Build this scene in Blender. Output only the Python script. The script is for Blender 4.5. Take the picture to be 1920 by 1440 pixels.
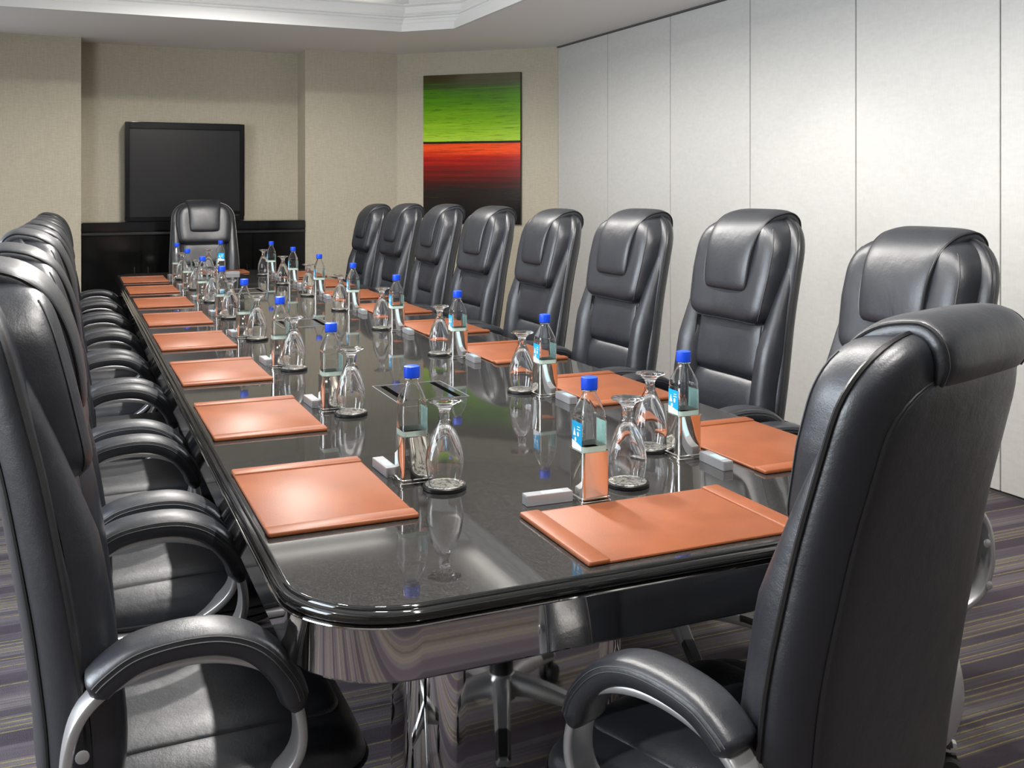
import bpy, bmesh, math, random
from mathutils import Vector, Matrix
PI = math.pi
R = math.radians
random.seed(7)
for o in list(bpy.data.objects): bpy.data.objects.remove(o)
sc = bpy.context.scene
COL = sc.collection

# ------------------------------------------------------------ camera, world, exposure, large lights
cam_d = bpy.data.cameras.new('camera'); cam = bpy.data.objects.new('camera', cam_d); COL.objects.link(cam)
cam.location = (0, 0, 1.32)
cam.rotation_euler = (PI/2, 0, -math.atan(832/1900))
cam_d.sensor_width = 36; cam_d.sensor_fit = 'HORIZONTAL'
cam_d.lens = 36*1900/1920
cam_d.shift_y = -368/1920
cam_d.clip_start = 0.03
sc.camera = cam
sc.view_settings.view_transform = 'Standard'; sc.view_settings.look = 'None'
sc.view_settings.gamma = 1; sc.view_settings.use_curve_mapping = False
sc.view_settings.exposure = 0.58
w = bpy.data.worlds.new('world'); sc.world = w; w.use_nodes = True
w.node_tree.nodes['Background'].inputs[0].default_value = (.75, .87, 1, 1)
w.node_tree.nodes['Background'].inputs[1].default_value = 1.2

ZC = 2.47                       # soffit height
ZT = 2.79                       # tray ceiling height
def area(name, loc, rot, sx, sy, power, col):
    d = bpy.data.lights.new(name, 'AREA'); d.shape = 'RECTANGLE'; d.size = sx; d.size_y = sy
    d.energy = power; d.color = col
    o = bpy.data.objects.new(name, d); COL.objects.link(o); o.location = loc; o.rotation_euler = rot
    return o
# added cool fill light behind unseen openings in the left and corner walls
ADDED_WINS = [(0.8, 4.5)]
for a, b in ADDED_WINS:
    area('window_daylight', (-2.02, (a+b)/2, 1.55), (0, -PI/2, 0), 1.4, b-a, 150, (.86, .93, 1))
area('window_daylight', (-1.40, 8.04, 1.55), (PI/2, 0, R(-133.3+180)), 1.15, 1.4, 95, (.88, .94, 1))  # added corner light, placed for reflections on the right-hand chairs
# cove strips lying on the ledge of the ceiling tray, shining up at its ceiling
CV = 1.0
for (x, y, rz, ln) in ((.91, 7.26, PI, 2.5), (2.65, 3.3, PI/2, 7.0), (-.83, 3.3, -PI/2, 7.0), (.91, -.69, 0, 2.5)):
    o = area('cove_strip', (x, y, 2.705), (0, 0, 0), ln, .03, CV*ln, (1, .965, .92))
    o.rotation_euler = Matrix.Rotation(rz, 3, 'Z').to_euler()
    o.rotation_euler = (Matrix.Rotation(rz, 3, 'Z') @ Matrix.Rotation(PI-R(25), 3, 'X')).to_euler()
def spot(loc, power, ang=70, blend=.35, col=(1, .96, .91), size=.04, aim=(0, 0)):
    d = bpy.data.lights.new('downlight_beam', 'SPOT'); d.energy = power*2.7; d.spot_size = R(ang); d.spot_blend = blend
    d.color = col; d.shadow_soft_size = size
    o = bpy.data.objects.new('downlight_beam', d); COL.objects.link(o); o.location = loc
    o.rotation_euler = (aim[1], aim[0], 0)
    return o

# ------------------------------------------------------------ helpers
class MB:
    def __init__(s): s.v = []; s.f = []
    def grid(s, rows, closed_u=False, closed_v=False, flip=False):
        n = len(rows); m = len(rows[0]); b = len(s.v)
        for r in rows: s.v += [tuple(p) for p in r]
        for i in range(n if closed_v else n-1):
            for j in range(m if closed_u else m-1):
                a, c = b+i*m+j, b+i*m+(j+1) % m
                d, e = b+((i+1) % n)*m+j, b+((i+1) % n)*m+(j+1) % m
                s.f.append((a, d, e, c) if flip else (a, c, e, d))
    def cap(s, ring, flip=False):
        b = len(s.v); s.v += [tuple(p) for p in ring]
        idx = list(range(b, b+len(ring)))
        s.f.append(tuple(reversed(idx)) if flip else tuple(idx))
    def loft(s, rings, caps=True):
        s.grid(rings, closed_u=True)
        if caps: s.cap(rings[0], True); s.cap(rings[-1])
    def box(s, x0, y0, z0, x1, y1, z1, M=None):
        vs = [(x0,y0,z0),(x1,y0,z0),(x1,y1,z0),(x0,y1,z0),(x0,y0,z1),(x1,y0,z1),(x1,y1,z1),(x0,y1,z1)]
        if M: vs = [tuple(M @ Vector(p)) for p in vs]
        b = len(s.v); s.v += vs
        for q in ((3,2,1,0),(4,5,6,7),(0,1,5,4),(1,2,6,5),(2,3,7,6),(3,0,4,7)): s.f.append(tuple(b+i for i in q))
    def lathe(s, prof, n=32, c=(0,0,0)):
        s.grid([[(c[0]+r*math.cos(2*PI*j/n), c[1]+r*math.sin(2*PI*j/n), c[2]+z) for j in range(n)] for r, z in prof], closed_u=True)
    def tube(s, pts, r, n=8, closed=False, caps=True):
        pts = [Vector(p) for p in pts]; N = len(pts); rings = []
        up = Vector((0, 0, 1))
        prev = None
        for i, p in enumerate(pts):
            if closed: t = pts[(i+1) % N]-pts[i-1]
            else: t = pts[min(i+1, N-1)]-pts[max(i-1, 0)]
            t.normalize()
            if prev is None:
                a = up if abs(t.dot(up)) < .9 else Vector((1, 0, 0))
                nrm = (a-t*a.dot(t)).normalized()
            else: nrm = (prev-t*prev.dot(t)).normalized()
            prev = nrm; bi = t.cross(nrm)
            rr = r[i] if isinstance(r, (list, tuple)) else r
            rings.append([p+nrm*rr*math.cos(2*PI*j/n)+bi*rr*math.sin(2*PI*j/n) for j in range(n)])
        s.grid(rings, closed_u=True, closed_v=closed)
        if caps and not closed: s.cap(rings[0], True); s.cap(rings[-1])
    def sweep(s, pts, sec, bin_=(1,0,0), closed=False, scale=None):
        # sec: list of (a, b): a along bin_, b along in-plane normal
        pts = [Vector(p) for p in pts]; N = len(pts); B = Vector(bin_); rings = []
        for i, p in enumerate(pts):
            if closed: t = pts[(i+1) % N]-pts[i-1]
            else: t = pts[min(i+1, N-1)]-pts[max(i-1, 0)]
            t.normalize(); nn = B.cross(t).normalized(); bb = B
            k = scale[i] if scale else (1, 1)
            rings.append([p+bb*a*k[0]+nn*b*k[1] for a, b in sec])
        s.grid(rings, closed_u=True, closed_v=closed)
        if not closed: s.cap(rings[0], True); s.cap(rings[-1])
    def build(s, name, mat, parent=None, smooth=40, loc=None, bevel=None, label=None):
        me = bpy.data.meshes.new(name); me.from_pydata(s.v, [], s.f)
        bm = bmesh.new(); bm.from_mesh(me)
        bm.faces.ensure_lookup_table(); inner = [bm.faces[i_] for i_ in range(s.inner, len(bm.faces))] if getattr(s, 'inner', None) else []
        bmesh.ops.remove_doubles(bm, verts=bm.verts, dist=1e-5)
        if bevel:
            es = [e for e in bm.edges if len(e.link_faces) == 2 and e.calc_face_angle(0) > .5]
            bmesh.ops.bevel(bm, geom=es, offset=bevel, segments=2, affect='EDGES', clamp_overlap=True)
        bmesh.ops.recalc_face_normals(bm, faces=bm.faces)
        for f_ in inner:
            if f_.is_valid: f_.normal_flip()
        bm.to_mesh(me); bm.free()
        if smooth or bevel:
            me.polygons.foreach_set('use_smooth', [True]*len(me.polygons)); me.set_sharp_from_angle(angle=R(smooth or 30))
        me.materials.append(mat)
        o = bpy.data.objects.new(name, me); COL.objects.link(o)
        if parent: o.parent = parent
        if loc: o.location = loc
        if label: o['label'] = label
        return o
def rrect(hx, hy, r, n=6):
    pts = []
    for (cx, cy, a0) in ((hx-r, hy-r, 0), (-hx+r, hy-r, 90), (-hx+r, -hy+r, 180), (hx-r, -hy+r, 270)):
        for k in range(n+1):
            a = R(a0+90*k/n); pts.append((cx+r*math.cos(a), cy+r*math.sin(a)))
    return pts
def sell(a, b, p=2.6, n=20):
    out = []
    for k in range(n):
        t = 2*PI*k/n; c, s_ = math.cos(t), math.sin(t)
        out.append((a*math.copysign(abs(c)**(2/p), c), b*math.copysign(abs(s_)**(2/p), s_)))
    return out
def smooth_path(pts, n=6, closed=False):
    P = [Vector(p) for p in pts]; N = len(P); out = []
    for i in range(N if closed else N-1):
        if closed: p0, p1, p2, p3 = P[i-1], P[i], P[(i+1) % N], P[(i+2) % N]
        else: p0, p1, p2, p3 = P[max(i-1, 0)], P[i], P[i+1], P[min(i+2, N-1)]
        for k in range(n):
            t = k/n
            out.append(.5*((2*p1)+(p2-p0)*t+(2*p0-5*p1+4*p2-p3)*t*t+(3*p1-p0-3*p2+p3)*t**3))
    if not closed: out.append(P[-1])
    return out
def empty(name, loc=(0,0,0), rz=0, label=None, cat=None, group=None):
    o = bpy.data.objects.new(name, None); COL.objects.link(o); o.location = loc; o.rotation_euler = (0, 0, rz)
    o.empty_display_size = .1
    tag(o, label, cat, group); return o
def tag(o, label=None, cat=None, group=None, kind=None):
    if label: o['label'] = label
    if cat: o['category'] = cat
    if group: o['group'] = group
    if kind: o['kind'] = kind
    return o
def struct(mb, name, mat, label=None, **k):
    o = mb.build(name, mat, **k); o['kind'] = 'structure'
    o['label'] = label or name.replace('_', ' '); o['category'] = name.split('_')[0]
    return o
def copy_tree(o, parent=None):
    c = o.copy(); COL.objects.link(c)
    if parent: c.parent = parent
    for ch in list(o.children): copy_tree(ch, c)
    return c

# ------------------------------------------------------------ materials
def mat(name, col, rough=.5, metal=0, spec=.5, coat=0, coat_r=.05, ior=None, trans=0):
    m = bpy.data.materials.new(name); m.use_nodes = True
    b = m.node_tree.nodes['Principled BSDF']
    b.inputs['Base Color'].default_value = (*col, 1); b.inputs['Roughness'].default_value = rough
    b.inputs['Metallic'].default_value = metal; b.inputs['Specular IOR Level'].default_value = spec
    b.inputs['Coat Weight'].default_value = coat; b.inputs['Coat Roughness'].default_value = coat_r
    if ior: b.inputs['IOR'].default_value = ior
    b.inputs['Transmission Weight'].default_value = trans
    return m
class NT:
    def __init__(s, m): s.t = m.node_tree; s.b = s.t.nodes['Principled BSDF']
    def n(s, typ, **k):
        x = s.t.nodes.new(typ)
        for a, v in k.items(): setattr(x, a, v)
        return x
    def l(s, a, b): s.t.links.new(a, b)
    def math(s, op, a, b=None, c=None):
        x = s.n('ShaderNodeMath', operation=op)
        for i, v in enumerate((a, b, c)):
            if v is None: continue
            if isinstance(v, (int, float)): x.inputs[i].default_value = v
            else: s.l(v, x.inputs[i])
        return x.outputs[0]
    def mix(s, fac, a, b):
        x = s.n('ShaderNodeMix', data_type='RGBA')
        for i, v in ((0, fac), (6, a), (7, b)):
            if isinstance(v, (int, float)): x.inputs[i].default_value = v
            elif isinstance(v, tuple): x.inputs[i].default_value = (*v, 1)
            else: s.l(v, x.inputs[i])
        return x.outputs[2]
    def obj(s): return s.n('ShaderNodeTexCoord').outputs['Object']
    def geo(s): return s.n('ShaderNodeNewGeometry').outputs['Position']
    def mapping(s, v, scale=(1,1,1), rot=(0,0,0)):
        x = s.n('ShaderNodeMapping'); x.inputs['Scale'].default_value = scale; x.inputs['Rotation'].default_value = rot
        s.l(v, x.inputs[0]); return x.outputs[0]
    def noise(s, v, scale, detail=3, rough=.5, w=None):
        x = s.n('ShaderNodeTexNoise'); x.inputs['Scale'].default_value = scale; x.inputs['Detail'].default_value = detail
        x.inputs['Roughness'].default_value = rough
        if v is not None: s.l(v, x.inputs['Vector'])
        return x.outputs[0]
    def ramp(s, f, stops, interp='LINEAR'):
        x = s.n('ShaderNodeValToRGB'); x.color_ramp.interpolation = interp
        e = x.color_ramp.elements
        while len(e) > 1: e.remove(e[-1])
        e[0].position = stops[0][0]; e[0].color = (*stops[0][1], 1)
        for p, c in stops[1:]:
            q = e.new(p); q.color = (*c, 1)
        s.l(f, x.inputs[0]); return x.outputs[0]
    def bump(s, h, strength=.2, dist=.002):
        x = s.n('ShaderNodeBump'); x.inputs['Strength'].default_value = strength; x.inputs['Distance'].default_value = dist
        s.l(h, x.inputs['Height']); s.l(x.outputs[0], s.b.inputs['Normal'])
def g3(v): return (v, v, v)

def leather(name, col, rough):
    m = mat(name, col, rough, spec=.75); t = NT(m); o = t.obj()
    f = t.noise(o, 420, 3); c = t.noise(o, 13, 4, .6)
    rr = t.math('MULTIPLY_ADD', c, .22, rough-.11); t.l(rr, t.b.inputs['Roughness'])
    t.bump(t.math('ADD', t.math('MULTIPLY', f, .12), t.math('MULTIPLY', c, 1.0)), .32, .006)
    return m
M = {}
M['leather'] = leather('black_leather', (.0115, .0132, .0180), .40)
M['piping'] = mat('black_piping', (.012, .012, .013), .35)
M['stitch'] = mat('grey_stitching', (.05, .05, .052), .6)
M['plastic'] = mat('black_plastic', (.014, .014, .015), .42)
M['silver'] = mat('silver_painted_plastic', (.48, .48, .49), .33, metal=.75)
M['chrome'] = mat('polished_chrome', (.70, .69, .68), .035, metal=1)
M['apron'] = mat('mirror_steel_band', (.52, .505, .49), .03, metal=1)
M['holder'] = mat('polished_silver', (.86, .84, .80), .05, metal=1)
M['lip'] = mat('black_polished_granite_edge', (.006, .006, .006), .05, spec=.7)
M['rubber'] = mat('rubber', (.01, .01, .01), .6)
# granite: near-black with fine grey speckle
m = mat('speckled_black_granite', (.02, .02, .02), .035, spec=.5, ior=1.5); M['granite'] = m
t = NT(m); o = t.obj()
v = t.n('ShaderNodeTexVoronoi'); v.inputs['Scale'].default_value = 850; t.l(o, v.inputs['Vector'])
sp = t.n('ShaderNodeSeparateColor'); t.l(v.outputs['Color'], sp.inputs[0])
k = t.ramp(sp.outputs[0], [(0, (.010,.0098,.0095)), (.55, (.024,.0232,.0225)), (.8, (.034,.0325,.0305)), (.97, (.060,.0575,.054))])
t.l(k, t.b.inputs['Base Color'])
# wallpaper
def fabric(name, a, b, s1=900, s2=260, dist=.0008):
    m = mat(name, a, .85, spec=.2); t = NT(m); o = t.geo()
    n1 = t.noise(t.mapping(o, (s1, s1, 14)), 1, 2); n2 = t.noise(t.mapping(o, (25, 25, s2)), 1, 2); n3 = t.noise(o, 1.2, 3)
    f = t.math('ADD', t.math('MULTIPLY', n1, .5), t.math('MULTIPLY', n2, .5))
    f2 = t.math('ADD', f, t.math('MULTIPLY', t.math('SUBTRACT', n3, .5), .25))
    t.l(t.ramp(f2, [(.3, a), (.7, b)]), t.b.inputs['Base Color']); t.bump(f, .5, dist)
    return m
M['wallpaper'] = fabric('woven_greige_wallpaper', (.39, .35, .272), (.49, .445, .35), 260, 170)
M['panel'] = fabric('off_white_fabric_panel', (.475, .468, .448), (.545, .537, .515), 350, 60)
M['ceiling'] = mat('matte_ceiling_paint', (.80, .77, .76), .9, spec=.2)
M['mould'] = mat('white_moulding_paint', (.68, .675, .66), .7)
M['metalseam'] = mat('dark_seam', (.12, .12, .12), .5, metal=.5)
M['dark_wall'] = mat('dark_brown_wall', (.10, .09, .08), .8)  # for the unseen rear wall, kept dark so it returns little light
M['black_wood'] = mat('black_lacquered_wood', (.004, .004, .004), .12, spec=.35)
M['strip'] = mat('dark_grey_edge', (.02, .02, .021), .25)  # lighter grey stands in for the highlight along the console edge
M['black_top'] = mat('black_stone_top', (.006, .006, .0065), .10, spec=.5)
M['tv_frame'] = mat('tv_frame_black', (.004, .004, .005), .18, spec=.4)
M['screen'] = mat('tv_screen', (.013, .013, .014), .22, spec=.5)
M['floorwood'] = mat('window_frame_white', (.7, .7, .68), .5)
# carpet
m = mat('striped_purple_carpet', (.2, .18, .2), .95, spec=.1); M['carpet'] = m; t = NT(m); o = t.geo()
sx = t.n('ShaderNodeSeparateXYZ'); t.l(o, sx.inputs[0])
wob = t.noise(t.mapping(o, (3, 3, 3)), 1, 2)
yy = t.math('ADD', sx.outputs[1], t.math('MULTIPLY', t.math('SUBTRACT', wob, .5), .012))
def wn(w_):
    x = t.n('ShaderNodeTexWhiteNoise', noise_dimensions='1D'); t.l(w_, x.inputs['W']); return x.outputs['Value']
per = t.math('FRACT', t.math('MULTIPLY', yy, 1/.335))
band = t.ramp(per, [(0, (.075,.062,.075)), (.17, (.085,.07,.085)), (.175, (.17,.15,.165)), (.42, (.21,.185,.19)), (.425, (.10,.085,.10)), (.52, (.11,.095,.11)), (.525, (.25,.225,.23)), (.78, (.20,.175,.185)), (.785, (.12,.10,.12)), (.98, (.15,.13,.145)), (.985, (.075,.062,.075))])
solid = t.math('GREATER_THAN', per, .175)
fine = wn(t.math('FLOOR', t.math('MULTIPLY', yy, 170)))
c1 = t.mix(t.math('MULTIPLY', t.math('MULTIPLY', fine, .8), solid), band, (.10, .085, .10))
yc = t.math('MULTIPLY', yy, 42)
yl = t.math('GREATER_THAN', wn(t.math('FLOOR', yc)), .38)
thin = t.math('LESS_THAN', t.math('FRACT', yc), .17)
brk = t.math('GREATER_THAN', t.noise(t.mapping(o, (60, 400, 1)), 1, 2), .40)
yel = t.math('MULTIPLY', t.math('MULTIPLY', t.math('MULTIPLY', yl, thin), solid), brk)
c2 = t.mix(yel, c1, (.38, .32, .10))
pile = t.noise(o, 500, 2)
c3 = t.mix(t.math('MULTIPLY_ADD', pile, .45, .12), c2, (.04, .034, .042))
t.l(c3, t.b.inputs['Base Color']); t.bump(pile, .8, .004)
# tan leather pads
m = mat('tan_leather', (.45, .115, .042), .48, spec=.45); M['tan'] = m; t = NT(m); o = t.obj()
n1 = t.noise(o, 9, 4, .6); n2 = t.noise(o, 350, 2)
t.l(t.ramp(n1, [(.3, (.185, .050, .014)), (.7, (.245, .067, .019))]), t.b.inputs['Base Color'])
t.bump(t.math('ADD', n2, t.math('MULTIPLY', n1, 1.5)), .12, .0015)
# glass things
M['glass'] = mat('clear_glass', (1, 1, 1), 0, ior=1.48, trans=1)
M['water'] = mat('clear_bottle_plastic', (.985, .995, .995), .0, ior=1.40, trans=1)
M['cap'] = mat('blue_plastic_cap', (.004, .06, .62), .35)
M['label'] = mat('cyan_label', (.0, .34, .66), .4)
M['label_pale'] = mat('pale_aqua_label', (.42, .78, .74), .4)
M['label_grey'] = mat('grey_green_label_strip', (.36, .45, .40), .35)
M['white'] = mat('white_print', (.85, .88, .9), .5)
M['coaster'] = mat('black_coaster', (.008, .008, .008), .4)
m = mat('silver_doily', (.55, .53, .48), .3, metal=.7); M['doily'] = m; t = NT(m); o = t.obj()
n1 = t.noise(o, 110, 3, .7); t.l(t.ramp(n1, [(.42, (.10, .09, .08)), (.5, (.75, .72, .66))]), t.b.inputs['Base Color'])
M['mint'] = mat('silver_card', (.46, .46, .48), .28, metal=.5)
M['mint_dark'] = mat('grey_card_end', (.30, .30, .31), .4, metal=.3)
M['mint_blue'] = mat('pale_blue_print', (.35, .60, .75), .4)
# painting
m = mat('glossy_striped_paint', (.5, .5, .5), .14, spec=.4); M['paint'] = m; t = NT(m); o = t.geo()
sx = t.n('ShaderNodeSeparateXYZ'); t.l(o, sx.inputs[0])
h = t.math('DIVIDE', t.math('SUBTRACT', sx.outputs[2], 1.016), 1.26)
st = t.noise(t.mapping(o, (1.2, 1.2, 38)), 1, 4, .65); st2 = t.noise(t.mapping(o, (5, 5, 160)), 1, 3, .6)
h2 = t.math('ADD', h, t.math('MULTIPLY', t.math('SUBTRACT', st, .5), .20))
top = t.ramp(h2, [(.52, (.42,.62,.06)), (.60, (.33,.55,.03)), (.68, (.20,.42,.012)), (.80, (.095,.27,.006)), (.88, (.06,.19,.004)), (.93, (.04,.07,.008)), (.97, (.055,.042,.012))])
bot = t.ramp(h2, [(.08, (.008,.006,.007)), (.22, (.014,.008,.008)), (.29, (.07,.004,.005)), (.37, (.21,.006,.006)), (.44, (.42,.010,.006)), (.50, (.95,.085,.010)), (.54, (.75,.07,.014))])
c = t.mix(t.math('GREATER_THAN', h, .543), bot, top)
edge = t.math('ABSOLUTE', t.math('SUBTRACT', h, t.math('ADD', .5405, t.math('MULTIPLY', st2, .006))))
c = t.mix(t.math('LESS_THAN', edge, .0075), c, (.012, .012, .006))
c = t.mix(t.math('MULTIPLY', t.math('GREATER_THAN', st2, .58), .40), c, (.02, .02, .004))
t.l(c, t.b.inputs['Base Color'])
m = mat('downlight_glow', (1, 1, 1), .5); M['glow'] = m
m.node_tree.nodes['Principled BSDF'].inputs['Emission Color'].default_value = (1, .93, .84, 1)
m.node_tree.nodes['Principled BSDF'].inputs['Emission Strength'].default_value = 2

# ------------------------------------------------------------ room shell
YB = 8.41; XR = 3.66; XL = -1.84; YD = 7.42; YF = -1.8
NX0, NX1, NY = .09, 1.805, 8.71
DX = 2.60; DXL = -.78
b = MB(); b.box(XL-.1, YF-.1, -.1, XR+.1, 9.0, 0); struct(b, 'floor', M['carpet'], 'purple grey carpet with thin yellow stripes', smooth=None)
def wall_seg(b, p, q, z0, z1, th=.1):
    p, q = Vector(p), Vector(q); d = (q-p).normalized(); n = Vector((d.y, -d.x))   # thickness to the right of p->q
    vs = [p, q, q+n*th, p+n*th]
    rings = [[(v.x, v.y, z) for v in vs] for z in (z0, z1)]
    b.loft(rings)
b = MB()
b.loft([[(DXL, YB, z), (NX0, YB, z), (NX0, NY, z), (NX1, NY, z), (NX1, YB, z), (DX, YB, z), (DX+.1, YB+.1, z), (NX1+.1, YB+.1, z), (NX1+.1, NY+.1, z), (NX0-.1, NY+.1, z), (NX0-.1, YB+.1, z), (DXL-.1, YB+.1, z)] for z in (0, ZC+.02)])
struct(b, 'wall_back', M['wallpaper'], 'greige woven wallpaper wall with the television niche', smooth=None)
b = MB(); wall_seg(b, (XR, YD), (DX, YB), 0, ZC+.02, .1); struct(b, 'wall_corner_right', M['wallpaper'], 'angled greige wall carrying the painting', smooth=None)
b = MB()
def dg(t): return (DXL+(XL-DXL)*t, YB+(YD-YB)*t)
for t0, t1, z0, z1 in ((0, 1, 0, .85), (0, 1, 2.25, ZC+.02), (0, .1, .85, 2.25), (.9, 1, .85, 2.25)): wall_seg(b, dg(t0), dg(t1), z0, z1, .1)  # gap left in the wall for the added corner light
struct(b, 'wall_corner_left', M['wallpaper'], 'angled greige wall at the far left corner', smooth=None)
# folding partition: panels with seams
b = MB(); b.box(XR+.012, YF, 0, XR+.1, YD, ZC+.02); struct(b, 'wall_right', M['metalseam'], 'folding partition wall core behind the panels', smooth=None)
seams = [YD, 6.59, 5.74, 4.88, 4.01, 3.14, 2.27, 1.40, .53, -.34, -1.21, YF]
for i in range(len(seams)-1):
    b = MB(); b.box(XR, seams[i+1]+.003, .02, XR+.03, seams[i]-.003, ZC-.012)
    o = b.build('wall_panel', M['panel'], bevel=.002, smooth=None)
    o['kind'] = 'structure'; o['label'] = 'off-white fabric partition panel'; o['category'] = 'wall panel'
b = MB(); b.box(XR-.012, YF, ZC-.010, XR+.03, YD, ZC+.0); struct(b, 'trim_1', M['metalseam'], 'dark partition head track', smooth=None)
b = MB(); b.box(XL-.1, YF-.1, 0, XR+.1, YF, ZC+.02)
struct(b, 'wall_front', M['dark_wall'], 'greige wall behind the camera', smooth=None)
b = MB(); b.box(XL-.1, YF, 0, XL, YD, .85); b.box(XL-.1, YF, 2.25, XL, YD, ZC+.02)
e = [YF]+[q for a in ADDED_WINS for q in a]+[YD]
for i in range(0, len(e), 2): b.box(XL-.1, e[i], .85, XL, e[i+1], 2.25)
struct(b, 'wall_left', M['wallpaper'], 'greige window wall on the left', smooth=None)
k = 1
for a, c in ADDED_WINS:  # frame of the unseen opening added to let fill light in
    b = MB()
    for (y0, y1, z0, z1) in ((a, a+.05, .85, 2.25), (c-.05, c, .85, 2.25), (a, c, .85, .9), (a, c, 2.2, 2.25), ((a+c)/2-.02, (a+c)/2+.02, .85, 2.25)):
        b.box(XL-.07, y0, z0, XL-.01, y1, z1)
    struct(b, 'window_%d' % k, M['floorwood'], 'white window frame in the left wall', smooth=None); k += 1
b = MB()  # second frame, added round the corner fill light
for t0, t1, z0, z1 in ((.1, .14, .85, 2.25), (.86, .9, .85, 2.25), (.1, .9, .85, .9), (.1, .9, 2.2, 2.25)): wall_seg(b, dg(t0), dg(t1), z0, z1, .05)
struct(b, 'window_2', M['floorwood'], 'white window frame in the far left corner', smooth=None)
# soffit with chamfered tray opening
TX0, TX1, TY0, TY1, CH = -.73, 2.55, -.6, 7.17, .30
def tray(off):
    c = CH+off*(2-math.sqrt(2))*.5*1.17
    x0, x1, y0, y1 = TX0-off, TX1+off, TY0-off, TY1+off
    return [(x0, y0+c), (x0+c, y0), (x1-c, y0), (x1, y0+c), (x1, y1-c), (x1-c, y1), (x0+c, y1), (x0, y1-c)]
X0, X1, Y0, Y1 = XL-.1, XR+.1, YF-.1, 9.0
b = MB()
T = tray(.02); O = [(X0, Y0+.3), (X0+.3, Y0), (X1-.3, Y0), (X1, Y0+.3), (X1, Y1-.3), (X1-.3, Y1), (X0+.3, Y1), (X0, Y1-.3)]
Tz = lambda L, z: [(x, y, z) for x, y in L]
b.grid([Tz(T, ZC), Tz(O, ZC), Tz(O, ZC+.05), Tz(tray(.09), ZC+.05), Tz(T, ZC+.02), Tz(T, ZC)], closed_u=True)
for (sx_, sy_) in ((X0, Y0), (X1, Y0), (X1, Y1), (X0, Y1)):
    dx = .3 if sx_ == X0 else -.3; dy = .3 if sy_ == Y0 else -.3
    b.cap([(sx_, sy_, ZC), (sx_+dx, sy_, ZC), (sx_, sy_+dy, ZC)])
struct(b, 'ceiling', M['ceiling'], 'grey painted ceiling soffit around the raised tray', smooth=None)
prof = [(.022, -.001), (0, 0), (0, .003), (.004, .056), (.026, .058), (.030, .068), (.030, .078), (.040, .080), (.040, .090), (.052, .092), (.060, .102), (.058, .114), (.046, .120), (.046, .127), (.060, .132), (.074, .150), (.080, .175), (.074, .196), (.056, .208), (.056, .216), (.17, .216), (.17, .33), (.19, .33), (.19, 0.06), (.09, .0505), (.022, -.001)]
b = MB(); b.grid([Tz(tray(o_), ZC+z) for o_, z in prof], closed_u=True)
struct(b, 'trim_2', M['mould'], 'white stepped crown moulding lining the ceiling tray', smooth=25)
b = MB(); b.loft([Tz(tray(.19), ZT), Tz(tray(.19), ZT+.03)]); struct(b, 'ceiling_tray', M['mould'], 'bright white ceiling inside the tray', smooth=None)
# recessed downlights of the soffit and tray
dl = empty('downlight', (0, 0, 0), 0, 'round recessed ceiling downlight', 'ceiling light', 'recessed downlights')
b = MB(); b.lathe([(.052, -.003), (.052, 0), (.042, .0), (.042, -.003), (.052, -.003)], 28); b.build('trim_ring', M['mould'], dl)
b = MB(); b.lathe([(.0001, -.0012), (.042, -.0012)], 28); b.build('lens', M['glow'], dl)
DLS = []
for y in (.2, 1.2, 2.2, 3.2, 4.2, 5.2, 6.1): DLS.append((.9, y, ZT, 36, (0, 0)))
for y in (.9, 2.5, 4.1): DLS.append((3.0, y, ZC, 6, (0, 0)))
for y in (-.6, 1.2): DLS.append((-1.25, y, ZC, 14, (0, 0)))
for i, (x, y, z, p, am) in enumerate(DLS):
    d_ = dl if i == 0 else copy_tree(dl); d_.location = (x, y, z)
    spot((x, y, z-.01), p, 165 if z == ZT else 100, .3 if z == ZT else .5, aim=am)

# ------------------------------------------------------------ wall things
# painting
P0 = Vector((2.798, 8.243, 0)); P1 = Vector((3.437, 7.640, 0)); d = (P1-P0).normalized(); nrm = Vector((-d.y, d.x, 0)) * -1
if nrm.y > 0: nrm = -nrm
ang = math.atan2(d.y, d.x); W_ = (P1-P0).length
art = empty('painting', P0, ang, 'abstract painting in green, orange, red and black bands on the angled wall', 'painting')
b = MB(); b.box(0, -.036, 1.018, W_, -.001, 2.274); b.build('canvas_box', M['tv_frame'], art, bevel=.002, smooth=None)
b = MB(); b.box(.002, -.0385, 1.02, W_-.002, -.0355, 2.272); b.build('painted_face', M['paint'], art, smooth=None)
art.location = P0+nrm*.003
# television
tv = empty('television', (.868, NY-.012, 1.055), 0, 'black framed television with dark grey screen above the console', 'television')
b = MB(); b.box(-.46, -.16, 0, .46, -.02, .785); fr = b.build('cabinet', M['tv_frame'], tv, bevel=.004, smooth=None)
b = MB()
b.box(-.46, -.185, .03, -.425, -.155, .785); b.box(.425, -.185, .03, .46, -.155, .785); b.box(-.425, -.185, .735, .425, -.155, .785); b.box(-.425, -.185, 0, .425, -.155, .035)
b.build('bezel', M['tv_frame'], tv, bevel=.003, smooth=None)
b = MB(); b.box(-.425, -.166, .035, .425, -.159, .735); b.build('screen', M['screen'], tv, smooth=None)
b = MB(); b.box(.30, -.1665, .05, .425, -.163, .075); b.build('logo_plate', M['black_wood'], tv, smooth=None)
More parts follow.
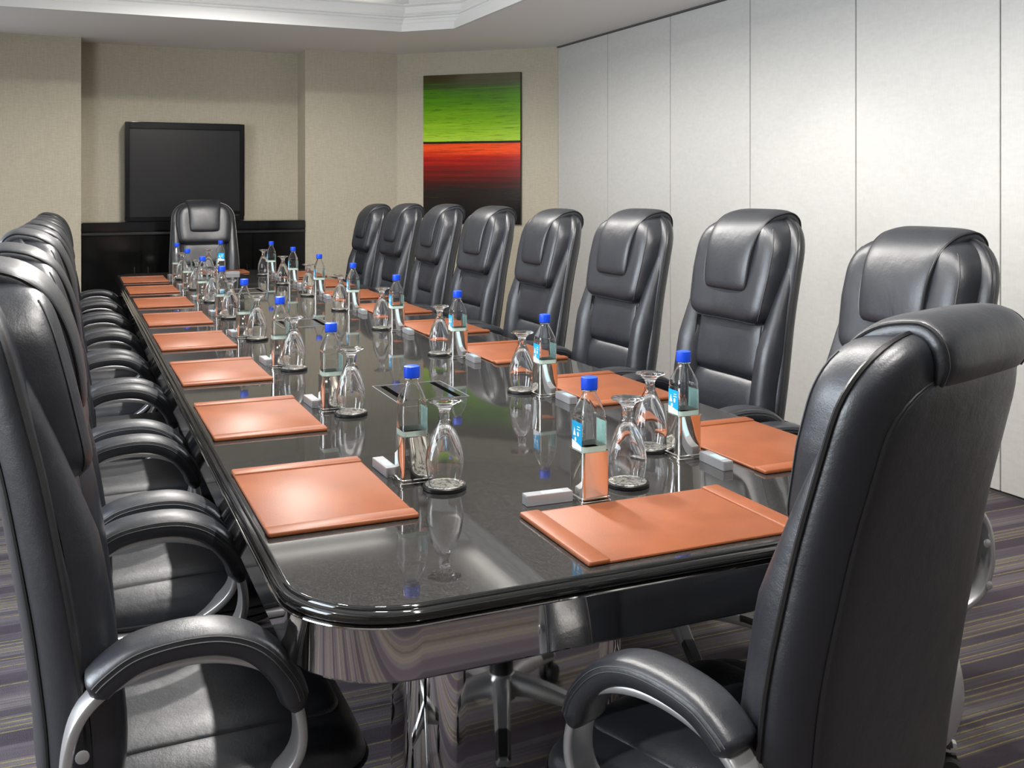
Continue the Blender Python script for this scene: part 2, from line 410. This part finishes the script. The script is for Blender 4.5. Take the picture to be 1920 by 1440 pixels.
# console
cn = empty('console_cabinet', ((NX0+NX1)/2, 8.54, 0), 0, 'black lacquered built-in console cabinet filling the niche', 'cabinet')
hw = (NX1-NX0)/2-.003
b = MB(); b.box(-hw, -.13, .08, hw, .165, .955); b.build('body', M['black_wood'], cn, smooth=None)
b = MB(); b.box(-hw, -.10, 0, hw, .165, .08); b.build('plinth', M['black_wood'], cn, smooth=None)
b = MB(); b.box(-hw, -.155, .985, hw, .165, 1.052); b.build('top', M['black_top'], cn, bevel=.006, smooth=None)
b = MB(); b.box(-hw, -.165, .955, hw, .165, .972); b.build('edge_strip', M['strip'], cn, bevel=.005, smooth=None)
b = MB(); b.box(-hw, -.13, .972, hw, .165, .985); b.build('shadow_gap', M['black_wood'], cn, smooth=None)
n_ = 4; ww = 2*hw/n_
for i in range(n_):
    x0 = -hw+i*ww
    b = MB(); b.box(x0+.004, -.15, .09, x0+ww-.004, -.13, .945); dr = b.build('door', M['black_wood'], cn, bevel=.003, smooth=None)
    hx = x0+ww-.05 if i % 2 == 0 else x0+.05
    b = MB(); b.tube([(hx, -.15, .55), (hx, -.17, .55), (hx, -.17, .70), (hx, -.15, .70)], .005); b.build('handle', M['black_top'], dr)

# ------------------------------------------------------------ conference table
TXc, TYc = .91, 4.25; HX, HY, RC = .635, 2.94, .17
tb = empty('conference_table', (TXc, TYc, 0), 0, 'long black granite conference table with mirror steel apron and chrome pedestals', 'table')
def tring(off, z, n=14): return [(x, y, z) for x, y in rrect(HX-off, HY-off, RC-off, n)]
b = MB(); b.loft([tring(.016, .742), tring(.0165, .75)]); b.build('granite_top', M['granite'], tb, smooth=None)
b = MB()
lp = [(.03, .748), (.0162, .7498), (.013, .7498), (.011, .7478), (.010, .7455), (.006, .7450), (.002, .7425), (0, .738), (.0005, .733), (.004, .729), (.010, .7275), (.03, .727)]
b.grid([tring(o_, z) for o_, z in lp], closed_u=True); b.build('top_edge', M['lip'], tb, smooth=50)
b = MB(); lp = [(.03, .7280), (.003, .7278), (-.0005, .7268), (-.0015, .7252), (-.0005, .7236), (.004, .7226), (.012, .722), (.012, .648), (.014, .645), (.05, .645)]
b.grid([tring(o_, z) for o_, z in lp], closed_u=True); b.build('apron', M['apron'], tb, smooth=30)
b = MB(); b.loft([tring(.05, .655), tring(.05, .70)]); b.build('underside', M['black_wood'], tb, smooth=None)
for (px0, px1, py) in ((.598, 1.073, 1.80), (.595, 1.225, 4.10), (.595, 1.225, 6.36)):
    hx_ = (px1-px0)/2; hy_ = .13
    cx_ = (px0+px1)/2-TXc; cy_ = py+hy_-TYc
    b = MB(); b.loft([[(cx_+x, cy_+y, z) for x, y in rrect(hx_, hy_, .095, 14)] for z in (.0, .655)])
    b.build('pedestal', M['chrome'], tb, smooth=30)
# flush power boxes
def power_box(y, label):
    o = empty('power_outlet_box', (.90, y, .7500), 0, label, 'outlet box', 'flush power boxes down the table centre')
    b = MB()
    for (x0, y0, x1, y1) in ((-.103, -.12, .103, -.118), (-.103, .118, .103, .12), (-.103, -.118, -.101, .118), (.101, -.118, .103, .118)):
        b.box(x0, y0, 0.0002, x1, y1, .0022)
    b.build('frame', M['silver'], o, smooth=None)
    b = MB(); b.box(-.101, -.118, .0002, .101, .118, .0010); b.build('lid', M['power'], o, smooth=None)
    for s in (-1, 1):
        b = MB(); b.box(s*.074-.008, -.105, .0008, s*.074+.008, .105, .0016); b.build('cable_slot', M['slot'], o, smooth=None)
    return o
M['slot'] = mat('black_brush_strip', (.003, .003, .003), 1, spec=0)
M['power'] = mat('dark_brushed_steel', (.02, .02, .02), .12)
power_box(2.70, 'flush power box in the table top nearest the camera')
power_box(4.26, 'flush power box at the middle of the table top')
power_box(5.72, 'flush power box in the table top near the far end')

# ------------------------------------------------------------ office chair
CH_LABEL = 'black leather executive office chair'
def lin(pts, z):
    if z <= pts[0][0]: return pts[0][1]
    for (a, ya), (c, yc_) in zip(pts, pts[1:]):
        if z <= c: return ya+(yc_-ya)*(z-a)/(c-a)
    return pts[-1][1]
def sm(pts, z):     # smoothed lookup
    return sum(lin(pts, z+d_)*w_ for d_, w_ in ((-.04, .2), (-.02, .2), (0, .2), (.02, .2), (.04, .2)))
YB_T = [(.40, -.156), (.55, -.160), (.70, -.178), (.82, -.197), (.93, -.215), (1.10, -.254), (1.25, -.294)]
def backmap(s, z, n): return (s, sm(YB_T, z)+n+.45*s*s, z)
def seatmap(s, y, n): return (s, y, n)
def cushion(mb, fmap, z0, z1, W, R0, R1, Hf, Hb, n0=0, c=0, pu=5, pv=5, q=2.4, nu=22, nv=30, wf=None, slant=0, crown=0):
    """pillow: border at depth n0, front bulge Hf, back bulge Hb, rounded ends R0 (start) R1 (end)"""
    def w(z):
        k = W if wf is None else wf(z)
        dz = z-z0
        if dz < R0: k -= R0-math.sqrt(max(0, R0*R0-(R0-dz)**2))
        dz = z1-z
        if dz < R1: k -= R1-math.sqrt(max(0, R1*R1-(R1-dz)**2))
        return max(k, .001)
    def pr(x, p): return max(0, 1-abs(x)**p)**(1/q)
    for H, fl in ((Hf, False), (-Hb, True)):
        rows = []
        for i in range(nv+1):
            v = math.sin((i/nv*2-1)*PI/2); z = z0+(z1-z0)*(v+1)/2
            row = []
            for j in range(nu+1):
                u = math.sin((j/nu*2-1)*PI/2); s = u*w(z)
                Hh = H*(1-crown*abs(u)**2)
                row.append(fmap(c+s+slant*(z-z0), z, n0+Hh*pr(u, pu)*pr(v, pv)))
            rows.append(row)
        mb.grid(rows, flip=fl)
    def border(off=0, n=n0):
        pts = []
        N = nv
        for i in range(N+1):
            v = math.sin((i/N*2-1)*PI/2); z = z0+(z1-z0)*(v+1)/2; pts.append(fmap(c+w(z)+off+slant*(z-z0), z, n))
        for k_ in range(1, 8): pts.append(fmap(c+(1-2*k_/8)*w(z1)+slant*(z1-z0), z1+off, n))
        for i in range(N, -1, -1):
            v = math.sin((i/N*2-1)*PI/2); z = z0+(z1-z0)*(v+1)/2; pts.append(fmap(c-w(z)-off+slant*(z-z0), z, n))
        for k_ in range(1, 8): pts.append(fmap(c-(1-2*k_/8)*w(z0), z0-off, n))
        return pts
    def at(u, z, lift=.0006, H=Hf):
        v = 2*(z-z0)/(z1-z0)-1
        return fmap(c+u*w(z)+slant*(z-z0), z, n0+H*(1-crown*u*u)*pr(u, pu)*pr(v, pv)+lift)
    border.at = at
    return border
WSH = [(.42, .215), (.60, .238), (.75, .245), (.95, .232), (1.10, .222), (1.25, .215)]
def wshell(z): return sm(WSH, z)
def make_chair():
    root = empty('office_chair')
    L, Pp = M['leather'], M['piping']
    # --- backrest shell
    b = MB(); bd = cushion(b, backmap, .43, 1.208, None, .05, .11, .028, .044, 0, wf=wshell, pu=6, pv=12, nv=40)
    sh = b.build('backrest_shell', L, root, smooth=60)
    b = MB(); b.tube(bd(.001, .004), .0042, 6, closed=True); b.build('piping', Pp, sh)
    b = MB(); bd2 = cushion(b, backmap, .46, 1.150, None, .05, .08, .001, .010, -.038, wf=lambda z: wshell(z)-.045, pu=10, pv=20, nv=30)
    b.build('rear_panel', L, sh, smooth=60)
    b = MB(); b.tube(bd2(.001, -.0385), .0036, 6, closed=True); b.build('rear_piping', Pp, sh)
    # --- side bolsters
    for s in (-1, 1):
        b = MB()
        def bol(z): return lin([(.43, .040), (.60, .048), (.85, .045), (1.02, .028), (1.10, .012)], z)
        bd = cushion(b, lambda a, z, n: backmap(a+s*lin([(.43, .168), (.60, .186), (.85, .190), (1.10, .196)], z), z, n*lin([(.84, 1), (.93, .72), (1.02, .50), (1.12, .35)], z)),   .44, 1.10, None, .02, .03, .056, .0, .012, wf=bol, pu=2.6, pv=8, q=2, nu=14, nv=26)
        bo = b.build('side_bolster', L, root, smooth=60)
    # --- cushions
    b = MB(); cushion(b, backmap, .50, .765, .165, .03, .03, .044, 0, .012, pu=5, pv=5); b.build('lower_cushion', L, root, smooth=60)
    b = MB(); cushion(b, backmap, .752, .935, .165, .02, .03, .046, 0, .012, pu=5, pv=5); b.build('lumbar_cushion', L, root, smooth=60)
    for s in (-1, 1):
        b = MB(); b.tube([backmap(s*.158, z, .048) for z in (.76, .79, .83, .87, .91)], .0022, 6); b.build('cushion_seam', Pp, root)
    b = MB(); bd = cushion(b, backmap, .905, 1.204, None, .055, .095, .084, 0, .006, wf=lambda z: lin([(.9, .180), (1.05, .198), (1.2, .196)], z), pu=9, pv=9, q=3)
    hc = b.build('head_cushion', L, root, smooth=60)
    def uu(z): return .93
    pts = [bd.at(.93, .925+.0115*i) for i in range(23)]
    for sgn in (1, -1):
        b = MB(); b.tube([(sgn*p[0], p[1], p[2]) for p in pts], .0013, 5); b.build('stitching', M['stitch'], hc)
    b = MB(); b.tube([bd.at(-.9+.1*i, .915) for i in range(19)], .0013, 5); b.build('stitching', M['stitch'], hc)
    # --- headrest flap draped over the top
    fy = lambda z, n_: (0, sm(YB_T, z)+n_, z)
    path = smooth_path([fy(.998, .082), fy(1.03, .088), fy(1.08, .092), fy(1.13, .090), fy(1.172, .078), fy(1.199, .050), fy(1.210, .012), fy(1.208, -.010), fy(1.194, -.028), fy(1.170, -.038), fy(1.145, -.040)], 5)
    n = len(path); b = MB(); sec = sell(.108, .0195, 4.0, 28)
    scl = []
    for i in range(n):
        e0 = i/(n-1); kx = lin([(0, .74), (.02, .86), (.05, .93), (.12, .97), (.25, 1.0), (.5, 1.12), (.8, 1.16), (1, 1.1)], e0); ky = lin([(0, .25), (.02, .8), (.06, 1.0), (.5, 1.15), (.9, 1.0), (1, .5)], e0)
        scl.append((kx, ky))
    b.sweep(path, sec, (1, 0, 0), scale=scl)
    fl = b.build('headrest', L, root, smooth=60)
    for s in (-1, 1):
        b = MB(); pts = []
        for i in range(0, n):
            t_ = (path[min(i+1, n-1)]-path[max(i-1, 0)]).normalized(); nn = Vector((1, 0, 0)).cross(t_)
            pts.append(path[i]+Vector((s*.108*scl[i][0]*.985, 0, 0))-nn*(.010*scl[i][1]))
        b.tube(pts, .0028, 6); b.build('headrest_piping', Pp, fl)
    # --- seat
    b = MB(); bd = cushion(b, seatmap, -.17, .275, None, .05, .07, .062, .035, .440, wf=lambda y: lin([(-.17, .225), (.05, .250), (.275, .245)], y), pu=6, pv=6, q=2.4)
    se = b.build('seat', L, root, smooth=60)
    b = MB(); b.tube(bd(.001, .440), .004, 6, closed=True); b.build('piping', Pp, se)
    b = MB(); cushion(b, seatmap, -.14, .245, .165, .03, .05, .020, .0, .494, pu=7, pv=7); b.build('seat_pad', L, se, smooth=60)
    b = MB(); b.loft([[(x, y+.05, z) for x, y in rrect(hx, hy, .06, 5)] for hx, hy, z in ((.19, .16, .385), (.225, .205, .40), (.225, .205, .412))]); b.build('seat_pan', M['plastic'], root, smooth=40)
    # --- arms
    for s in (-1, 1):
        X = s*.262
        ring = smooth_path([(X, -.160, .555), (X, -.146, .615), (X, -.108, .655), (X, -.045, .675), (X, .025, .675), (X, .092, .652), (X, .135, .608), (X, .153, .548), (X-s*.004, .146, .498), (X-s*.014, .108, .458), (X-s*.03, .055, .430), (X-s*.035, -.02, .423), (X-s*.025, -.095, .428), (X-s*.01, -.138, .458), (X-s*.003, -.157, .505)], 6, closed=True)
        b = MB(); sec = [(a, c_) for a, c_ in sell(.026, .0080, 5, 20)]
        b.sweep(ring, sec, (1, 0, 0), closed=True)
        ar = b.build('armrest', M['silver'], root, smooth=50)
        b = MB(); b.box(min(X-s*.03, s*.19), -.075, .405, max(X-s*.03, s*.19), .055, .428); b.build('arm_bracket', M['silver'], ar, bevel=.004, smooth=None)
        for (yy_, zz) in ((-.140, .575), (-.146, .485)):
            b = MB(); b.lathe([(.0001, .0), (.009, 0), (.009, .002), (.007, .003), (.0001, .003)], 14)
            k0 = len(b.v)-5*14
            b.v[k0:] = [(X+s*.026+s*p[2], yy_+p[0], zz+p[1]) for p in b.v[k0:]]
            b.build('bolt_cover', M['silver'], ar, smooth=40)
        pp = smooth_path([(X, -.128, .650), (X, -.108, .670), (X, -.07, .692), (X, -.01, .7005), (X, .045, .695), (X, .092, .671), (X, .132, .622), (X, .148, .572)], 6)
        n = len(pp); sc_ = []
        for i in range(n):
            e0 = i/(n-1); k_ = min(1, (.25+e0/.06*.75)) if e0 < .06 else (min(1, .35+(1-e0)/.07*.65) if e0 > .93 else 1); sc_.append((.86+.14*k_ if k_ > .9 else .55+.4*k_, k_))
        b = MB(); b.sweep(pp, sell(.035, .0215, 3.2, 22), (1, 0, 0), scale=sc_); ap = b.build('arm_pad', L, ar, smooth=60)
        for q_ in (-1, 1):
            b = MB()
            for (ax, bz) in ((.0352, .0045), (.0338, .0115)):
                pts = []
                for i in range(3, n-3):
                    t_ = (pp[min(i+1, n-1)]-pp[max(i-1, 0)]).normalized(); nn = Vector((1, 0, 0)).cross(t_)
                    if nn.z < 0: nn = -nn
                    pts.append(pp[i]+Vector((q_*ax, 0, 0))+nn*bz)
                b.tube(pts, .0010, 4)
            b.build('stitching', M['stitch'], ap)
    # --- mechanism, gas lift
    b = MB(); b.box(-.09, -.04, .335, .09, .16, .388); b.build('tilt_mechanism', M['plastic'], root, bevel=.012, smooth=None)
    b = MB(); b.tube([(.06, .12, .36), (.16, .12, .358), (.22, .125, .352)], .006, 8); b.build('tilt_lever', M['plastic'], root)
    cy = .06
    b = MB(); b.lathe([(.0001, .34), (.024, .34), (.024, .26), (.028, .255), (.028, .20), (.034, .195), (.034, .12), (.0001, .12)], 20, (0, cy, 0)); b.build('gas_lift', M['plastic'], root)
    make_base(root, (0, cy), 20)
    # back bar joining seat and shell
    b = MB(); b.sweep(smooth_path([(0, .04, .372), (0, -.06, .365), (0, -.115, .40), (0, -.128, .48), (0, -.125, .60)], 5), sell(.035, .008, 4, 12)); b.build('back_bar', M['plastic'], root)
    return root
def make_base(root, c, rot):
    cx, cy = c
    b = MB(); b.lathe([(.0001, .145), (.036, .145), (.044, .135), (.046, .085), (.0001, .085)], 24, (cx, cy, 0)); b.build('base_hub', M['silver'], root)
    for k in range(5):
        a = R(rot+72*k); Mx = Matrix.Translation((cx, cy, 0)) @ Matrix.Rotation(a, 4, 'Z')
        T = lambda L_: [tuple(Mx @ Vector(p)) for p in L_]
        def tr(mb, i0): mb.v[i0:] = T(mb.v[i0:])
        b = MB(); rings = []
        for (x, hw_, zt, zb) in ((.03, .026, .143, .095), (.08, .024, .138, .098), (.15, .021, .122, .090), (.21, .019, .104, .080), (.275, .018, .086, .066), (.292, .014, .082, .068)):
            rings.append([(x, y, z) for y, z in ((-hw_, zb), (hw_, zb), (hw_, zt-.010), (hw_*.6, zt), (-hw_*.6, zt), (-hw_, zt-.010))])
        b.loft(rings); tr(b, 0); sp_ = b.build('base_spoke', M['silver'], root, smooth=45)
        b = MB(); rings = []
        for (x, hw_, zt) in ((.205, .0195, .1075), (.215, .0195, .1065), (.275, .0185, .0890), (.283, .0150, .0860)):
            rings.append([(x, y, z) for y, z in ((-hw_, zt-.016), (hw_, zt-.016), (hw_, zt-.009), (hw_*.6, zt), (-hw_*.6, zt), (-hw_, zt-.009))])
        b.loft(rings); tr(b, 0); b.build('foot_pad', M['plastic'], sp_, smooth=45)
        b = MB()
        for q_ in (-1, 1):
            ring = []
            for (r_, y) in ((.0001, .006), (.024, .006), (.0265, .009), (.0265, .020), (.023, .025), (.0001, .026)):
                ring.append([(.275+r_*math.cos(2*PI*j/20), q_*y, .0268+r_*math.sin(2*PI*j/20)) for j in range(20)])
            b.grid(ring, closed_u=True)
        b.tube([(.275, 0, .03), (.275, 0, .072)], .007, 8)
        b.box(.258, -.005, .02, .292, .005, .055)
        tr(b, 0); b.build('caster', M['rubber'], sp_, smooth=40)

chair = make_chair()
# (x, y, facing angle of the +Y front, z scale)
def place(o, x, y, rz, zs, label, group):
    o.location = (x, y, 0); o.rotation_euler = (0, 0, rz); o.scale = (1, 1, zs)
    tag(o, label, 'chair', group)
    return o
rnk = ['nearest the camera', 'second from the near end', 'third from the near end', 'fourth from the near end', 'fifth from the near end', 'sixth from the near end', 'seventh from the near end', 'last before the television wall']
first = True
GL, GR = 'office chairs along the left side', 'office chairs along the partition side'
jit = [0, 1.5, -1, 2, -1.5, 1, 0, -2]
near = place(chair, .976, 1.257, R(18.5), .945, 'black leather office chair in the foreground seen from behind at the table head', 'office chairs at the table heads')
near.rotation_euler = (R(.6), 0, R(18.5)); near.location.z = .002
LX, RX = .157, 1.640
for i in range(8):
    c = copy_tree(chair)
    place(c, LX, 1.745+.682*i, -PI/2+R(jit[i]), [.985, .975, .98, .97, .965, .96, .955, .955][i], 'black leather office chair on the left side of the table, '+rnk[i], GL)
for i in range(8):
    c = copy_tree(chair)
    place(c, RX, 1.80+.684*i+(.045 if i == 0 else .012), PI/2+R(jit[7-i]), [.995, 1.02, 1.01, 1.0, 1.0, 1.0, .995, .985][i], 'black leather office chair on the right by the pale partition, '+rnk[i], GR)
c = copy_tree(chair)
place(c, .91, 7.50, PI, 1.0, 'black leather office chair at the far head of the table before the television', 'office chairs at the table heads')

# ------------------------------------------------------------ table settings
ZTAB = .7503
def prism_ring(w_, r_, z, n=4): return [(x, y, z) for x, y in rrect(w_, w_, r_, n)]
def make_holder():
    b = MB(); w_ = .0275; r_ = .006
    rings = [prism_ring(w_+.0042, r_+.002, 0), prism_ring(w_+.0042, r_+.002, .0028), prism_ring(w_+.0012, r_, .0035), prism_ring(w_+.0012, r_, .006), prism_ring(w_+.0030, r_+.001, .0068), prism_ring(w_+.0030, r_+.001, .0090), prism_ring(w_, r_, .010),
             prism_ring(w_, r_, .089), prism_ring(w_+.001, r_, .0905), prism_ring(w_+.001, r_, .092), prism_ring(w_-.0012, r_-.001, .092), prism_ring(w_-.0012, r_-.001, .0045)]
    b.grid(rings, closed_u=True); b.cap(rings[0], True); b.cap(rings[-1])
    return b.build('bottle_holder', M['holder'], smooth=35)
def make_bottle():
    root = empty('water_bottle')
    b = MB(); rings = []
    pr = [(.0225, .008, 0), (.0245, .008, .002), (.0248, .008, .020), (.0248, .008, .142), (.0240, .008, .1435), (.0240, .008, .1455), (.0248, .009, .147), (.0246, .010, .152), (.0228, .008, .158), (.0188, .0078, .169), (.0148, .0085, .180), (.0130, .0115, .1855), (.0122, .0121, .189), (.0122, .0121, .1925), (.0148, .0147, .1935), (.0148, .0147, .1955), (.0122, .0121, .1965), (.0122, .0121, .203)]
    for w_, r_, z in pr: rings.append(prism_ring(w_, min(r_, w_-.0001), z, 6))
    b.loft(rings)
    inn = [prism_ring(w_-.0010, max(.001, min(r_, w_-.0001)-.0010), z+(.0008 if i_ == 0 else 0), 6) for i_, (w_, r_, z) in enumerate(pr) if i_ < 14]
    b.inner = len(b.f); b.loft(inn); b.build('bottle_body', M['water'], root, smooth=35)
    b = MB(); n = 40
    def cr(r_, z, rib=0): return [((r_+(rib if j % 2 else 0))*math.cos(2*PI*j/n), (r_+(rib if j % 2 else 0))*math.sin(2*PI*j/n), z) for j in range(n)]
    b.loft([cr(.0150, .1965), cr(.0156, .198, -.0005), cr(.0156, .214, -.0005), cr(.0150, .2175), cr(.0125, .2185)]); b.build('cap', M['cap'], root, smooth=35)
    return root
def add_label(bt, ax):
    # label panel on the face in direction ax ('-x','+x','-y')
    rz = {'-y': 0, '+x': PI/2, '+y': PI, '-x': -PI/2}[ax]; Mx = Matrix.Rotation(rz, 4, 'Z')
    def fin(b, nm, m_, par):
        b.v = [tuple(Mx @ Vector(p)) for p in b.v]; return b.build(nm, m_, par, smooth=None)
    def slab(b, pts, y):
        n = len(pts); b.loft([[(x, y, z) for x, z in pts], [(x, y-.0003, z) for x, z in pts]])
    b = MB(); slab(b, [(-.0185, .088), (.0185, .088), (.0185, .138), (-.0185, .138)], -.0253); lb = fin(b, 'bottle_label', M['label_pale' if ax == '+x' else 'label'], bt)
    if ax == '+x': return
    b = MB(); slab(b, [(-.0185, .088), (.0185, .088), (.0185, .096), (.008, .0985), (-.003, .101), (-.0185, .103)], -.0257); fin(b, 'label_band', M['white'], lb)
    b = MB()
    slab(b, [(-.014, .112), (-.004, .112), (-.009, .128)], -.0257)
    slab(b, [(.005+.0035*math.cos(2*PI*k_/12), .1165+.0045*math.sin(2*PI*k_/12)) for k_ in range(12)], -.0257)
    slab(b, [(-.005+.0035*math.cos(2*PI*k_/12), .1055+.004*math.sin(2*PI*k_/12)) for k_ in range(12)], -.0257)
    slab(b, [(.000, .124), (.013, .124), (.013, .1255), (.000, .1255)], -.0257)
    slab(b, [(.002, .129), (.012, .129), (.012, .1302), (.002, .1302)], -.0257)
    fin(b, 'label_print', M['white'], lb)
def make_glass():
    # upturned goblet, rim down at z=0
    b = MB()
    outer = [(.0295, 0), (.0325, .012), (.0355, .030), (.0360, .045), (.0335, .065), (.0275, .085), (.0205, .102), (.0145, .114), (.0110, .121), (.0118, .126), (.0100, .131), (.0105, .137), (.0125, .143), (.0190, .150), (.0300, .1545), (.0320, .156), (.0318, .1575), (.020, .1575), (.0001, .156)]
    inner = [(.0001, .110), (.0060, .109), (.0125, .101), (.0188, .0895), (.0258, .074), (.0318, .056), (.0342, .042), (.0338, .030), (.0308, .012), (.0280, 0)]
    b.lathe(inner[::1]+outer[:1]+outer[1:], 40)
    return b.build('water_goblet', M['glass'], smooth=50)
def make_coaster():
    root = empty('coaster')
    b = MB(); b.lathe([(.0001, 0), (.040, 0), (.0415, .0015), (.0415, .0070), (.040, .0085), (.0001, .0085)], 40); b.build('base_disc', M['coaster'], root, smooth=40)
    b = MB(); b.lathe([(.0001, .0092), (.036, .0092), (.0365, .0086)], 40); b.build('paper_doily', M['doily'], root, smooth=40)
    return root
def make_mint():
    root = empty('card_box')
    b = MB(); b.box(-.0115, -.045, 0, .0115, .045, .019); b.build('sleeve', M['mint'], root, bevel=.0006, smooth=None)
    for s in (-1, 1):
        b = MB(); b.box(-.0085, s*.0451-.0004, .003, .0085, s*.0451+.0004, .016); b.build('end_panel', M['mint_dark'], root, smooth=None)
    b = MB(); b.box(-.007, -.028, .0188, .007, .012, .0193); b.build('top_print', M['mint_blue'], root, smooth=None)
    return root
def make_pad():
    root = empty('desk_pad')
    b = MB(); b.loft([[(x, y, z) for x, y in rrect(hx, hy, .005, 3)] for hx, hy, z in ((.1265, .2035, 0), (.128, .205, .0012), (.128, .205, .0038), (.127, .204, .005))]); b.build('leather_sheet', M['tan'], root, smooth=50)
    for s in (-1, 1):
        b = MB(); hw_ = .0185
        b.loft([[(x, y+s*(.2055-hw_), z) for x, y in rrect(hx, hy, .004, 3)] for hx, hy, z in ((.1285, hw_+.0002, .0015), (.1290, hw_+.0004, .0025), (.1288, hw_, .0070), (.1275, hw_-.0012, .0082))]); b.build('end_rail', M['tan'], root, smooth=50)
    return root
protos = {}
def get(kind, fn):
    if kind not in protos: protos[kind] = fn(); return protos[kind]
    return copy_tree(protos[kind])
def put(o, x, y, z, rz, label, cat, group):
    o.location = (x, y, z); o.rotation_euler = (0, 0, rz); tag(o, label, cat, group); return o
used = {}
def bottle(kind):
    if kind not in used:
        bt = get('bottle', make_bottle) if 'bottle' not in protos else None
        if bt is None:
            # copy body and cap only
            src = protos['bottle']; bt = src.copy(); COL.objects.link(bt)
            for ch in src.children:
                if ch.name.split('.')[0] in ('bottle_body', 'cap'):
                    q_ = ch.copy(); COL.objects.link(q_); q_.parent = bt
        b = MB(); w_ = .0252
        b.grid([prism_ring(w_, .008, .0865, 5), prism_ring(w_, .008, .0965, 5)], closed_u=True); b.build('label_strip', M['label_grey'], bt, smooth=30)
        for ax in kind: add_label(bt, ax)
        used[kind] = bt; return bt
    return copy_tree(used[kind])
def place_set(px, py, prz, bx, by, gx, gy, mx, my, mrz, where, kind, brz=0):
    put(get('pad', make_pad), px, py, ZTAB, prz, 'tan leather desk pad '+where, 'desk pad', 'tan leather desk pads on the table')
    put(get('holder', make_holder), bx, by, ZTAB, brz, 'polished silver square holder round the water bottle '+where, 'bottle holder', 'silver bottle holders')
    bt = bottle(kind); put(bt, bx, by, ZTAB+.0050, brz, 'clear water bottle with blue cap '+where, 'bottle', 'blue-capped water bottles')
    put(get('coaster', make_coaster), gx, gy, ZTAB, random.random(), 'round black coaster with patterned top '+where, 'coaster', 'black coasters under the goblets')
    put(get('goblet', make_glass), gx, gy, ZTAB+.0097, 0, 'upturned clear goblet on a coaster '+where, 'glass', 'upturned water goblets')
    put(get('mint', make_mint), mx, my, ZTAB, mrz, 'small silver oblong box '+where, 'box', 'small silver boxes beside the bottles')
rk = ['in the nearest place', 'in the second place', 'in the third place', 'in the fourth place', 'in the fifth place', 'in the sixth place', 'in the seventh place', 'in the farthest place']
place_set(.921, 1.474, PI/2, .875, 1.645, .982, 1.690, .795, 1.655, R(88), 'at the near head of the table', ('-x', '+x'))
for i in range(8):
    y = .682*i
    j1, j2 = [random.uniform(-.006, .006) for _ in (0, 1)]
    place_set(.428+j1*.5, 1.87+y, 0, .617+j1, 1.886+y, .652+j2, 1.812+y, .586+j1, 1.966+y, R(2), rk[i]+' along the left side', ('+x',))
for i in range(8):
    y = .6845*i
    j1, j2 = [random.uniform(-.005, .005) for _ in (0, 1)]
    place_set(1.393-j1*.5, 1.845+y, 0, 1.200+j1, 1.824+y, 1.160+j2, 1.897+y, 1.222+j1, 1.738+y, R(-2), rk[i]+' along the partition side', ('-x', '+x'))
place_set(.905, 7.03, PI/2, .915, 6.855, .835, 6.83, .99, 6.85, R(91), 'at the far head of the table', ('-y', '+y'))
